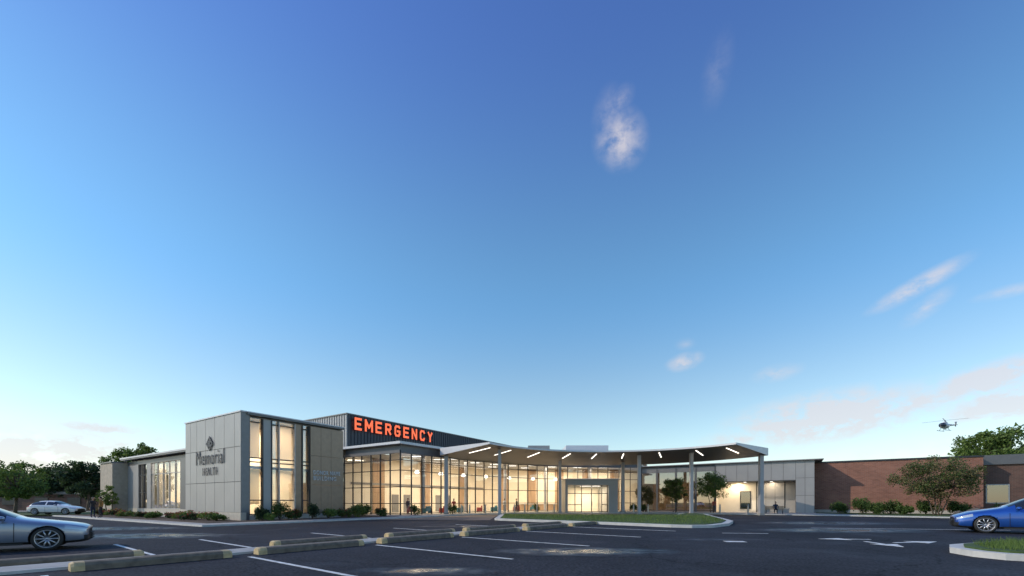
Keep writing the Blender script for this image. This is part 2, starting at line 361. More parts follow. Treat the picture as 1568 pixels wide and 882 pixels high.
b.prism(roofp,6.75,zL-.25,M_ceil,M_pdark)
rp2=[P2(A,14.5,8.95),P2(A,14.5,-.6)]+[(p[0]+.45,p[1]-.5) for p in crv[1:]]+[(24.3,77),(-.5,77)]
b.prism(rp2,zL-.25,zL,M_white)
b.prism(roofp,.1,.13,M_floor)
b.beam((-5,70.5),(24,70.5),.13,6.7,.2,M_int)
for x in (-2,2.5,7,11.5,16): b.beam((x,70.35),(x+1.4,70.35),.13,6.7,.08,M_intw)
for s in (19,27,35): b.box(A,s,s+1.8,8.95,9.05,.13,6.7,M_intw)
b.box(A,16,44,8.93,9.04,3.5,3.75,M_pmid)
for s in (22,24,30,32): b.box(A,s,s+1.1,8.97,9.04,.13,2.4,M_pmid)
zs=[.25,1.3,3.0,4.7,5.75]
curtain(b,[P2(A,15.1,9),G],.12,6.75,zs,1.5,M_glass,M_mull,zsplit=5.75,glass2=M_glassb)
curtain(b,crv,.12,6.75,zs,1.45,M_glass,M_mull,zsplit=5.75,glass2=M_glassb)
for p,q in zip(crv[:-1],crv[1:]): b.beam(p,q,6.45,6.75,.22,M_pdark)
b.beam(P2(A,15.1,9),G,6.45,6.75,.22,M_pdark)
for x,y in ((-10.2,49.5),(-6,56),(-1,61),(5,65),(12,66.5)): b.cyl((x,y,.13),(x,y,6.74),.22,.22,M_col)
b.beam((1,67),(7,67.5),.13,1.1,.8,M_intw); b.beam((.9,66.95),(7.1,67.45),1.1,1.16,.95,M_white)
b.build('lobby',H)
b=MB()
curtain(b,[P2(A,8.45,9.0),P2(A,15.1,9.0)],.12,6.7,[.25,2.6,4.6],1.3,M_glassd,M_mull)
b.box(A,8.45,15.1,13,13.1,.1,6.7,M_int); b.box(A,8.5,15.1,8.8,13,6.7,7.3,M_bronze); b.box(A,8.45,9.3,8.4,8.6,.1,6.7,M_intw)
b.box(A,9.5,15.4,13,13.2,7.3,8.5,M_pdark)
b.build('recess_wall',H)
b=MB()
for p in [(-11,50),(-9,53.5),(-7,53),(-5,58),(-2.5,60.5),(0,63),(3,62.5),(6,65),(10,66),(14,66),(2,67),(-3,65)]: b.box(W,p[0]-.6,p[0]+.6,p[1]-.15,p[1]+.15,6.68,6.74,M_light)
for p in [(-10.4,47.2),(-8.3,50.3),(-6,53.2),(-3.4,56.2),(-.4,59.2),(3,61.6),(6.4,63.2)]:
    b.cyl((p[0],p[1],4.9),(p[0],p[1],6.74),.015,.015,M_mull,6); b.ell((p[0],p[1],4.75),(.28,.28,.2),M_light,12,8)
b.build('ceiling_lamps',H)
b=MB(); x0,x1,y0,y1=6.8,13.5,54.9,62.6; zp=4.3
b.box(W,x0,x0+.3,y0,y1,.11,zp,M_panel); b.box(W,x1-1.2,x1,y0,y1,.11,zp,M_panel); b.box(W,x0+.3,x1-1.2,y0,y1,3.6,zp,M_panel)
b.box(W,x0-.12,x1+.12,y0-.25,y1,zp,zp+.12,M_white)
b.box(W,x0+.45,x1-1.3,61.2,61.3,.11,3.55,M_int)
dx=[x0+.34,8.1,8.95,10.25,11.55,12.26]
for a0,a1 in zip(dx[:-1],dx[1:]):
    b.add([(a0,y0+.6,.13),(a1,y0+.6,.13),(a1,y0+.6,3.55),(a0,y0+.6,3.55)],[(0,1,2,3)],M_glass)
for xx in dx: b.box(W,xx-.035,xx+.035,y0+.5,y0+.7,.11,3.6,M_mull)
for a0,a1 in zip(dx[:-1],dx[1:]):
    for z in ((.2,2.55,3.5) if a1-a0>1 else (.2,1.1,2.55,3.5)): b.box(W,a0+.04,a1-.04,y0+.52,y0+.68,z-.04,z+.04,M_mull)
b.cyl((10.15,y0+.45,.9),(10.15,y0+.45,1.5),.02,.02,M_steel); b.cyl((10.35,y0+.45,.9),(10.35,y0+.45,1.5),.02,.02,M_steel)
b.build('entry_vestibule',H)
b=MB(); b.box(W,9.0,11.6,56.5,57.0,3.48,3.54,M_light); b.build('vestibule_lamp',H)
b=MB(); zR=6.55
b.box(RW,.3,18,-.02,21.2,zR-.25,zR,M_roof); b.box(RW,-.35,18.2,-.9,21.3,zR,zR+.1,M_panel)
def pan(s,t0,t1,z0,z1,n,m,rows=1):
    for i in range(n):
        for j in range(rows):
            a0=t0+(t1-t0)*i/n;a1=t0+(t1-t0)*(i+1)/n;c0=z0+(z1-z0)*j/rows;c1=z0+(z1-z0)*(j+1)/rows
            b.box(RW,s,s+.06,a0+.015,a1-.015,c0+.015,c1-.015,m)
b.box(RW,.06,3.2,0,1.9,.1,zR-.25,M_joint); pan(0,0,1.9,.12,zR-.02,2,M_panel,3)
b.box(RW,.06,.4,1.9,10.95,4.15,zR-.25,M_joint); pan(0,1.9,10.95,4.15,zR-.02,7,M_panel,1)
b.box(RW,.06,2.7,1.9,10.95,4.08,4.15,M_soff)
b.box(RW,2.6,3,6.3,10.95,.1,4.08,M_int); b.box(RW,2.6,3,1.9,3.0,.1,4.08,M_panel)
pan(2.5,3.1,6.2,.12,4.05,3,M_panel,2); b.box(RW,2.56,3,3.0,6.3,.1,4.07,M_joint)
b.box(RW,2.52,2.6,6.9,8.2,.5,2.9,M_mull); b.box(RW,2.5,2.52,7.0,8.1,.6,2.8,M_glassd)
for t in (10.95,13.4,16,18.6,21.2): b.box(RW,0,.3,t-.12,t+.12,.1,zR-.25,M_pdark)
b.box(RW,.05,.25,10.95,21.2,5.6,zR-.25,M_pmid)
curtain(b,[P2(RW,.15,11),P2(RW,.15,21.1)],.12,5.6,[.25,3.0],2.5,M_glassd,M_mull)
b.box(RW,7,7.1,10.9,21,.1,6.2,M_intw); b.box(RW,.4,7,10.95,21,.1,.13,M_floor)
b.box(RW,.4,7,10.9,10.95,.1,6.2,M_int)
b.build('right_wing',H)
b=MB()
for t in (4.5,7.5,9.8): b.box(RW,1.2,1.5,t-.15,t+.15,4.04,4.075,M_light)
b.build('soffit_lamps',H)
b=MB(); b.box(W,9.5,17,76,84,7.4,11.4,M_white); b.box(W,3,7,80,84,7.4,11.9,M_panel); b.build('rooftop_equipment',H)

def arealight(name,loc,size,power,par,col=(1,.80,.56)):
    l=bpy.data.lights.new(name,'AREA'); l.energy=power; l.size=size; l.color=col; l.shape='SQUARE'
    o=bpy.data.objects.new(name,l); COL.objects.link(o); o.location=loc; o.parent=par
for p,s,e in (((-10.5,51.5,6.6),3,900),((-5.5,57.5,6.6),4,1100),((0,63,6.6),4,1100),((7,66,6.6),4,1100),((14,66.5,6.6),3,700)): arealight('lobby_lamp',p,s,e,H)
q=A(3,2.6,7.4); arealight('room_lamp',q,2.5,500,H); q=A(3,2.4,3.8); arealight('room_lamp',q,2.5,400,H)
q=A(3.2,14,5.5); arealight('room_lamp',q,2.5,300,H,(1,.93,.84)); q=A(3.2,19,5.5); arealight('room_lamp',q,2.5,300,H,(1,.93,.84))
q=A(12,11,6.5); arealight('room_lamp',q,2,220,H)
arealight('vestibule_light',(10.2,58.5,3.45),1.8,480,H)
q=RW(1.5,8.5,4.0); arealight('soffit_light',q,1.5,170,H); q=RW(1.5,4.5,4.0); arealight('soffit_light',q,1.5,90,H)
q=RW(3.5,16,5.5); arealight('room_lamp',q,2,120,H)

# ------------------------------------------------------------------ canopy
CP=empty('entrance_canopy'); b=MB()
def arc(cx,cy,r,a0,a1,n): return [(cx+r*math.cos(a0+(a1-a0)*i/n),cy+r*math.sin(a0+(a1-a0)*i/n)) for i in range(n+1)]
fc=(10,34.9,14.1); a_l=math.atan2(42-34.9,-12.2); a_r=math.atan2(42.3-34.9,12.0)
nf=40
front=arc(*fc,a_l,a_r,nf)
ba_l=math.atan2(46.7-41.4,-17.85); ba_r=math.atan2(46.7-41.4,17.7)
back=arc(10,41.4,18.56,ba_l,ba_r,nf)
vs=[]
for (fx,fy),(bx,by) in zip(front,back):
    vs+=[(fx,fy,7.12),(fx,fy,7.3),(bx,by,7.3),(bx,by,6.5)]
top=[(4*i+1,4*i+5,4*i+6,4*i+2) for i in range(nf)]; bot=[(4*i,4*i+3,4*i+7,4*i+4) for i in range(nf)]
fr=[(4*i,4*i+4,4*i+5,4*i+1) for i in range(nf)]; bk=[(4*i+3,4*i+2,4*i+6,4*i+7) for i in range(nf)]
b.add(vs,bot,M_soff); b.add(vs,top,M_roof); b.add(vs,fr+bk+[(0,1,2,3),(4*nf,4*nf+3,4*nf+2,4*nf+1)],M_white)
b.build('roof_slab',CP)
def soffz(i,f): return 7.12+(6.5-7.12)*f
b=MB()
for i in (2,6,11,16,20,24,29,34,38):
    F=Vector(front[i]);B=Vector(back[i]); ln=(B-F).length; f0=min(.2,1.2/ln); f1=min(.85,f0+3.4/ln)
    p=F+(B-F)*f0;q=F+(B-F)*f1; z0=soffz(i,f0)-.012;z1=soffz(i,f1)-.012
    d=(q-p).normalized();n=Vector((d.y,-d.x))*.055
    b.add([(p.x+n.x,p.y+n.y,z0),(p.x-n.x,p.y-n.y,z0),(q.x-n.x,q.y-n.y,z1),(q.x+n.x,q.y+n.y,z1),
           (p.x+n.x,p.y+n.y,z0-.03),(p.x-n.x,p.y-n.y,z0-.03),(q.x-n.x,q.y-n.y,z1-.03),(q.x+n.x,q.y+n.y,z1-.03)],[(0,1,2,3),(4,5,6,7),(0,1,5,4),(1,2,6,5),(2,3,7,6),(3,0,4,7)],M_light)
b.build('strip_lights',CP)
b=MB()
for x,y,r in ((-7.2,47.3,.2),(-1.3,45.2,.16),(6.0,54,.16),(14.4,56,.2),(14.9,50.5,.17),(20.1,48.3,.17),(27.1,46.9,.2)):
    b.box(W,x-r,x+r,y-r,y+r,.1,6.95 if y<50.6 and abs(x-10)<14 else 6.62,M_col); b.box(W,x-r-.06,x+r+.06,y-r-.06,y+r+.06,.005,.26,M_conc)
b.build('columns',CP)

# ------------------------------------------------------------------ signs
def text(body,w_,h_,org,right,par,mat,ext=.06,off=.0,name='letters',spacing=1.0):
    cu=bpy.data.curves.new(name,'FONT'); cu.body=body; cu.extrude=.04; cu.offset=off; cu.space_character=spacing; cu.align_x='LEFT'; cu.resolution_u=4
    o=bpy.data.objects.new(name,cu); COL.objects.link(o); bpy.context.view_layer.update()
    me=bpy.data.meshes.new_from_object(o.evaluated_get(bpy.context.evaluated_depsgraph_get())); bpy.data.objects.remove(o)
    co=np.array([v.co[:] for v in me.vertices]); mn=co.min(0);mx=co.max(0)
    co=(co-mn)/(mx-mn); right=Vector((right[0],right[1],0)); up=Vector((0,0,1)); nrm=right.cross(up)
    for v,c in zip(me.vertices,co):
        v.co=Vector(org)+right*(c[0]*w_)+up*(c[1]*h_)+nrm*(c[2]*ext)
    me.materials.clear(); me.materials.append(mat)
    ob=bpy.data.objects.new(name,me); COL.objects.link(ob); ob.parent=par; return ob
# block channel letters for the emergency sign, drawn as strokes
S=empty('emergency_sign'); M_em=emis('emergency_letter_face',(1,.15,.05),.95); M_emr=pbr('letter_return',(.35,.06,.03),.5)
STK={'E':[((0,0),(0,1)),((0,1),(1,1)),((0,.5),(.85,.5)),((0,0),(1,0))],
'M':[((0,0),(0,1)),((0,1),(.5,.3)),((.5,.3),(1,1)),((1,0),(1,1))],
'R':[((0,0),(0,1)),((0,1),(.8,1)),((.8,1),(1,.85)),((1,.85),(1,.62)),((1,.62),(.8,.48)),((0,.48),(.8,.48)),((.5,.48),(1,0))],
'G':[((1,.85),(.8,1)),((.2,1),(.8,1)),((.2,1),(0,.8)),((0,.2),(0,.8)),((0,.2),(.2,0)),((.2,0),(.8,0)),((.8,0),(1,.2)),((1,.2),(1,.48)),((.55,.48),(1,.48))],
'N':[((0,0),(0,1)),((0,1),(1,0)),((1,0),(1,1))],
'C':[((1,.8),(.8,1)),((.2,1),(.8,1)),((.2,1),(0,.8)),((0,.2),(0,.8)),((0,.2),(.2,0)),((.2,0),(.8,0)),((.8,0),(1,.2))],
'Y':[((0,1),(.5,.48)),((1,1),(.5,.48)),((.5,0),(.5,.48))]}
b=MB(); hh=1.42; sw=.26; pitch=13.0/9*1.02; cnt=0
for i,ch in enumerate('EMERGENCY'):
    cw=.92 if ch=='M' else .72; ox=16.15+i*pitch+sw/2-(.07 if ch=='M' else 0)
    for (xa,za),(xb,zb) in STK[ch]:
        cnt+=1; dep=.11+.0021*(cnt%8)
        p=Vector((ox+xa*cw,9.72+sw/2+za*(hh-sw)));q=Vector((ox+xb*cw,9.72+sw/2+zb*(hh-sw)))
        d=(q-p).normalized(); n=Vector((-d.y,d.x))*sw/2; e_=d*sw/2*(1 if abs(d.x)<.01 or abs(d.y)<.01 else .45)
        c4=[p-e_-n,q+e_-n,q+e_+n,p-e_+n]
        fr_=[A(c.x,8.72-dep,c.y) for c in c4]; bk_=[A(c.x,8.73,c.y) for c in c4]
        b.add(fr_+bk_,[(0,1,2,3)],M_em); b.add(fr_+bk_,[(k,(k+1)%4,4+(k+1)%4,4+k) for k in range(4)],M_emr)
b.box(A,16.1,29.4,8.74,8.9,10.0,10.08,M_mull); b.box(A,16.1,29.4,8.74,8.9,10.8,10.88,M_mull)
b.build('channel_letters',S)
S=empty('memorial_health_sign')
text('Memorial',4.7,1.1,A(-.04,7.15,4.4),(-V.x,-V.y),S,M_sign,.03,-.008,spacing=1.12)
text('HEALTH',2.4,.6,A(-.04,5.95,3.55),(-V.x,-V.y),S,M_sign,.03,-.01,spacing=1.3)
b=MB()
for dt,dz in ((0,.3),(0,-.3),(.3,0),(-.3,0)):
    c=(4.75+dt,6.0+dz)
    def dia(r): return [(c[0]+r,c[1]),(c[0],c[1]+r),(c[0]-r,c[1]),(c[0],c[1]-r)]
    o_=dia(.27);i_=dia(.14); vs=[A(-.1,p[0],p[1]) for p in o_+i_]+[A(-.04,p[0],p[1]) for p in o_+i_]
    b.add(vs,[(k,(k+1)%4,4+(k+1)%4,4+k) for k in range(4)]+[(8+k,12+k,12+(k+1)%4,8+(k+1)%4) for k in range(4)]+[(k,(k+1)%4,8+(k+1)%4,8+k) for k in range(4)]+[(4+k,4+(k+1)%4,12+(k+1)%4,12+k) for k in range(4)],M_sign)
b.build('emblem',S)
S=empty('donor_name_sign')
text('DONOR NAME',2.5,.34,A(5.6,-.03,3.75),(U.x,U.y),S,M_white,.04,0,spacing=1.15)
text('BUILDING',2.1,.34,A(5.6,-.03,3.28),(U.x,U.y),S,M_white,.04,0,spacing=1.25)

# ------------------------------------------------------------------ other buildings
BB=empty('brick_building'); b=MB()
b.box(RW,3,22,-15,.0,.1,6.3,M_brick); b.box(RW,2.93,22,-15.06,0,6.3,6.5,M_mull)
b.box(RW,2.96,3,-15,0,.1,.5,M_base)
b.build('walls',BB)
b=MB()
b.box(RW,5,22,-50,-15.02,.1,5.55,M_brickd); b.box(RW,4.8,22,-50,-15.08,5.55,6.6,M_pdark); 
for t in (-17.4,-23,-29): b.box(RW,4.95,4.998,t-.1,t+1.7,1.3,3.4,M_mullw); b.box(RW,4.93,4.948,t,t+1.6,1.4,3.3,M_mull); b.add([RW(4.92,t,1.4),RW(4.92,t+1.6,1.4),RW(4.92,t+1.6,3.3),RW(4.92,t,3.3)],[(0,1,2,3)],M_glassd)
b.build('rear_wing',BB)
LB=empty('low_brick_building'); b=MB()
b.box(W,-110,-62,66,80,0,2.6,M_brickd); b.box(W,-110.2,-61.8,65.8,80,2.6,3.0,M_pdark)
for x in range(-108,-64,5): b.box(W,x,x+2,65.9,66,1,2.1,M_mull)
b.build('walls',LB)

# ------------------------------------------------------------------ foliage
def leafcloud(m,centers,rads,n,ls,mat,zmin=.12,shell=.45):
    k=len(centers); C=np.array(centers); Rr=np.array(rads)
    idx=rng.integers(0,k,n); d=rng.normal(size=(n,3)); d/=np.linalg.norm(d,axis=1)[:,None]
    r=rng.random(n)**shell*(1+.25*rng.random(n)**3); P=C[idx]+d*(Rr[idx]*r[:,None])
    P=P[P[:,2]>zmin]; n=len(P)
    a_=rng.normal(size=(n,3)); a_/=np.linalg.norm(a_,axis=1)[:,None]
    c_=rng.normal(size=(n,3)); b_=np.cross(a_,c_); b_/=np.linalg.norm(b_,axis=1)[:,None]
    s=ls*(.6+.8*rng.random(n))[:,None]
    q=np.stack([P-a_*s,P-b_*s*.55,P+a_*s,P+b_*s*.55],1).reshape(-1,3)
    o=len(m.v); m.v+=[tuple(x) for x in q.tolist()]; ki=m.mi(mat)
    m.f+=[(o+4*i,o+4*i+1,o+4*i+2,o+4*i+3) for i in range(n)]; m.m+=[ki]*n
def fast(m,name,par=None):
    me=bpy.data.meshes.new(name); me.from_pydata(m.v,[],m.f)
    for x in m.mats: me.materials.append(x)
    me.polygons.foreach_set('material_index',m.m); ob=bpy.data.objects.new(name,me); COL.objects.link(ob)
    if par: ob.parent=par
    return ob
def tree(name,x,y,h,rx,zc,rz,n,ls,mat,stems=1,K=26,clr=.3,mat2=None):
    T=empty(name,(0,0,0)); cs=[];rs=[]
    for i in range(K):
        d=rng.normal(size=3); d/=np.linalg.norm(d); r=(.3+.7*rng.random()**.5)*.85
        cs.append((x+d[0]*rx*r,y+d[1]*rx*r,zc+d[2]*rz*r)); q=clr*rx*(.5+.8*rng.random()); rs.append((q,q,q*.75))
    b=MB(); 
    for s in range(stems):
        a0=2*math.pi*s/max(1,stems)+.5; bx=x+(.2*math.cos(a0) if stems>1 else 0); by=y+(.2*math.sin(a0) if stems>1 else 0)
        tx=x+(rx*.3*math.cos(a0) if stems>1 else .1); ty=y+(rx*.3*math.sin(a0) if stems>1 else 0); tz=zc-rz*.35
        r0=.026*h/(1+.5*(stems-1)); mid=((bx+tx)/2+.015*h,(by+ty)/2,tz*.55)
        b.cyl((bx,by,-.05),mid,r0,r0*.75,M_bark,8); b.cyl(mid,(tx,ty,tz),r0*.75,r0*.55,M_bark,8)
        for c in cs[s::stems]:
            m_=Vector(((tx+c[0])/2,(ty+c[1])/2,(tz+c[2])/2-.05*rz)); b.cyl((tx,ty,tz),m_,r0*.4,r0*.22,M_bark,5); b.cyl(m_,c,r0*.22,r0*.06,M_bark,5)
    b.build('trunk',T,True)
    b=MB(); leafcloud(b,cs,rs,n,ls,mat)
    if mat2: leafcloud(b,cs[::2],rs[::2],n//2,ls,mat2)
    fast(b,'crown',T); return T
def bush(name,x,y,rx,h,n,ls,mat,mat2=None,z=.12):
    cs=[];rs=[]
    for i in range(9):
        a0=rng.random()*6.28; r=rng.random()**.5*rx*.7; cs.append((x+math.cos(a0)*r,y+math.sin(a0)*r,z+h*(.3+.4*rng.random()))); q=rx*.38; rs.append((q,q,h*.3))
    b=MB(); 
    for c in cs: b.cyl((x,y,z-.03),c,.02,.01,M_bark,4)
    leafcloud(b,cs,rs,n,ls,mat)
    if mat2: leafcloud(b,[(c[0],c[1],c[2]+.12*h) for c in cs],rs,n//4,ls*.8,mat2)
    fast(b,name)
tree('ornamental_tree',42.6,43.2,6,3.9,3.7,2.5,8500,.085,LO,stems=4,K=80,clr=.21,mat2=LG)
tree('ornamental_tree',25.4,54.6,4.5,2.1,3.5,1.9,7000,.08,LL,stems=3,K=50,clr=.28)
tree('ornamental_tree',21.4,56.6,4.2,1.8,3.1,1.7,5500,.08,LL,stems=3,K=44,clr=.3,mat2=LO)
tree('ornamental_tree',17.9,58.0,3.4,1.5,2.3,1.5,4500,.08,LO,stems=3,K=36,clr=.3)
tree('deciduous_tree',79,70,14,6.5,9.3,5.2,9000,.22,LL,K=60,clr=.22)
tree('deciduous_tree',88,74,13,6,8.5,5.0,7000,.24,LG,K=36,clr=.25)
tree('deciduous_tree',-56.5,49,7,3.3,3.9,2.6,7000,.12,LL,K=60,clr=.22)
tree('deciduous_tree',-66.5,55,7,3.2,3.9,2.6,6000,.15,LG,K=30)
tree('deciduous_tree',-56.5,63,10,3.0,6.6,3.1,5000,.16,LL,K=40,clr=.25)
tree('deciduous_tree',-52.5,62,10,2.6,7.8,2.3,4000,.15,LL,K=36,clr=.25)
tree('deciduous_tree',-63,64,9,3.8,4.5,3.4,7000,.2,LD,K=34,clr=.26)
tree('deciduous_tree',-70,68,8,4,4.5,3.0,6000,.2,LD,K=30)
tree('deciduous_tree',-85,75,10,4.5,5.0,3.6,6000,.24,LG,K=30)
b=MB(); cs=[];rs=[]
for i in range(90):
    x=-170+i*1.5+rng.random()*2; y=98+rng.random()*18; h=4.5+3.0*math.sin(i*.35)+3*rng.random(); 
    for j in range(3): cs.append((x+rng.normal()*1.2,y,h*(.3+.3*j)));rs.append((3,3,2.2))
for i in range(60):
    x=60+i*2.2; y=105+rng.random()*12; h=6+4*rng.random()
    for j in range(3): cs.append((x,y,h*(.3+.3*j)));rs.append((3,3,2.2))
leafcloud(b,cs,rs,42000,.42,LD); fast(b,'distant_trees')
for x,y,r,h in ((39.5,48.6,1.2,1.9),(37.8,49.8,1.0,1.5),(41.0,46.8,1.1,1.6),(43.5,45.3,1.3,1.6),(45.5,43.6,1.1,1.5),(38.8,46.2,.9,1.3),(47.5,41.5,1,1.3),(40.8,44.8,.8,1.0)):
    bush('shrub',x,y,r,h,1700,.085,LG,LL)
for s,t,r,h,m1,m2 in ((.9,-1.2,.6,1.2,LD,None),(2.2,-1.1,.8,1.5,LG,LO),(1.2,-1.7,.5,.6,LL,None),(3.4,-1.2,.7,.8,LG,LF),(4.8,-1.1,.6,1.3,LD,None),(6.2,-1.1,.8,.9,LL,None),(7.6,-1.2,.8,.9,LG,LF),(9.4,-.8,.9,1.1,LL,None),(10.8,.5,.9,1.2,LG,None),(11.6,-1.2,.7,.8,LG,LF),(12.6,2.8,1,1.3,LL,None),(9.6,4,1,1.4,LD,None)):
    x,y=P2(A,s,t); bush('shrub',x,y,r,h,1100,.07,m1,m2)
for i in range(16):
    x,y=P2(A,-1.6+rng.random()*.8,.6+i*1.75); bush('shrub',x,y,.75,.45+.25*rng.random(),800,.07,[LG,LL,LD][i%3],[None,LF,LF][i%3])
for x,y in ((-6.5,46.9),(3.2,58.2),(16.2,57.2),(17.6,58),(-9.8,43.6)): bush('shrub',x,y,.6,1.2,700,.07,LG)
x,y=P2(A,-.9,25); tree('ornamental_tree',x,y,3.4,.9,2.0,1.3,2200,.07,LL,stems=2,K=26,clr=.32)
def inpoly(x,y,p):
    c=False;n=len(p)
    for i in range(n):
        x1,y1=p[i];x2,y2=p[i-1]
        if (y1>y)!=(y2>y) and x<(x2-x1)*(y-y1)/(y2-y1)+x1: c=not c
    return c
def grass(name,poly,n,h,wd,z,xmax=1e9):
    xs=[p[0] for p in poly];ys=[p[1] for p in poly]; b=MB(); k=b.mi(LL)
    while n>0:
        x=min(xs)+rng.random()*(min(max(xs),xmax)-min(xs)); y=min(ys)+rng.random()*(max(ys)-min(ys))
        if not inpoly(x,y,poly): continue
        n-=1; a0=rng.random()*6.28; hh=h*(.5+rng.random()); dx=math.cos(a0)*wd;dy=math.sin(a0)*wd; lx=rng.normal()*hh*.35;ly=rng.normal()*hh*.35
        o=len(b.v); b.v+=[(x-dx,y-dy,z),(x+dx,y+dy,z),(x+lx,y+ly,z+hh)]; b.f.append((o,o+1,o+2)); b.m.append(k)
    fast(b,name)
grass('grass_tufts',[(12.95,11.7),(13.1,11.3),(14.4,10.65),(40,9.5),(40,14.5),(16,13.9),(13.9,13.0)],9000,.16,.007,.2,21)
grass('grass_tufts',[(-.7,44.5),(-.8,34.8),(5.8,29.2),(9.6,25.4),(11.1,25.1),(12.9,27),(14.9,30.3),(16.2,34.2),(17.6,38.5),(12,42),(6,42),(2,43.8)],12000,.14,.014,.18)
b=MB(); 
for x,y,r in ((44.2,41.2,.75),(45.6,40.6,.55),(43.3,41.8,.4)):
    b.ell((x,y,.3),(r,r*.8,r*.7),M_rock,10,7)
o=b.build('landscape_rocks',smooth=False,merge=True)
for v in o.data.vertices: v.co+=Vector(rng.normal(size=3)*.05)

# ------------------------------------------------------------------ bollards, benches
for x,y in ((-5.9,50.2),(-5.0,50.9),(-3.2,51.8),(-.9,53.3),(.3,53.9),(1.6,54.6),(3.2,55.4),(5.4,55.2),(15.6,55.3),(17.4,55.1),(24.9,51.6),(27.6,50.4),(29,49.6)):
    b=MB(); b.lathe((x,y,.1),(0,0,1),[(0,.13),(.02,.13),(.03,.1),(.82,.1),(.86,.085),(.93,.085),(.96,.1),(1.02,.1),(1.06,.07),(1.07,0)],M_steel,14); b.build('bollard',smooth=False)
def bench(x,y,rz):
    E=empty('bench',(x,y,.11),rz); b=MB()
    for i in range(4): b.box(W,-1,1,-.24+i*.125,-.14+i*.125,.42,.46,M_intw)
    for i in range(3): b.box(W,-1,1,.27,.30,.52+i*.13,.61+i*.13,M_intw)
    for sx in (-.8,.8): b.box(W,sx-.03,sx+.03,-.22,.26,.0,.42,M_mull); b.box(W,sx-.03,sx+.03,.30,.34,.3,.9,M_mull)
    b.build('seat_and_frame',E)
bench(30.0,49.3,R(-28+0)); 
b=MB(); 
for t in (2.6,4.6): 
    b.box(RW,-.9,-.3,t,t+1.3,.11,.6,M_conc); b.box(RW,-.95,-.25,t-.05,t+1.35,.6,.68,M_base)
b.build('concrete_planter')
def chair(x,y,rz,mat):
    E=empty('armchair',(x,y,.13),rz); b=MB()
    b.box(W,-.3,.3,-.3,.25,.25,.45,mat); b.box(W,-.3,.3,.25,.38,.25,.85,mat); b.box(W,-.38,-.3,-.3,.38,.1,.62,mat); b.box(W,.3,.38,-.3,.38,.1,.62,mat)
    for sx in (-.34,.34):
        for sy in (-.25,.32): b.box(W,sx-.02,sx+.02,sy-.02,sy+.02,0,.1,M_mull)
    o=b.build('upholstery',E); bv=o.modifiers.new('b','BEVEL'); bv.width=.03
M_red=pbr('red_fabric',(.4,.06,.04),.8); M_teal=pbr('teal_fabric',(.06,.2,.24),.8)
for i,(x,y) in enumerate(((-11,46.8),(-9.6,48.6),(-8.1,50.6),(-6.4,52.8),(-4.2,55.2),(-2.4,57.2),(.6,60),(3,61.6))): chair(x,y,R(200+i*20),[M_red,M_teal][i%2])

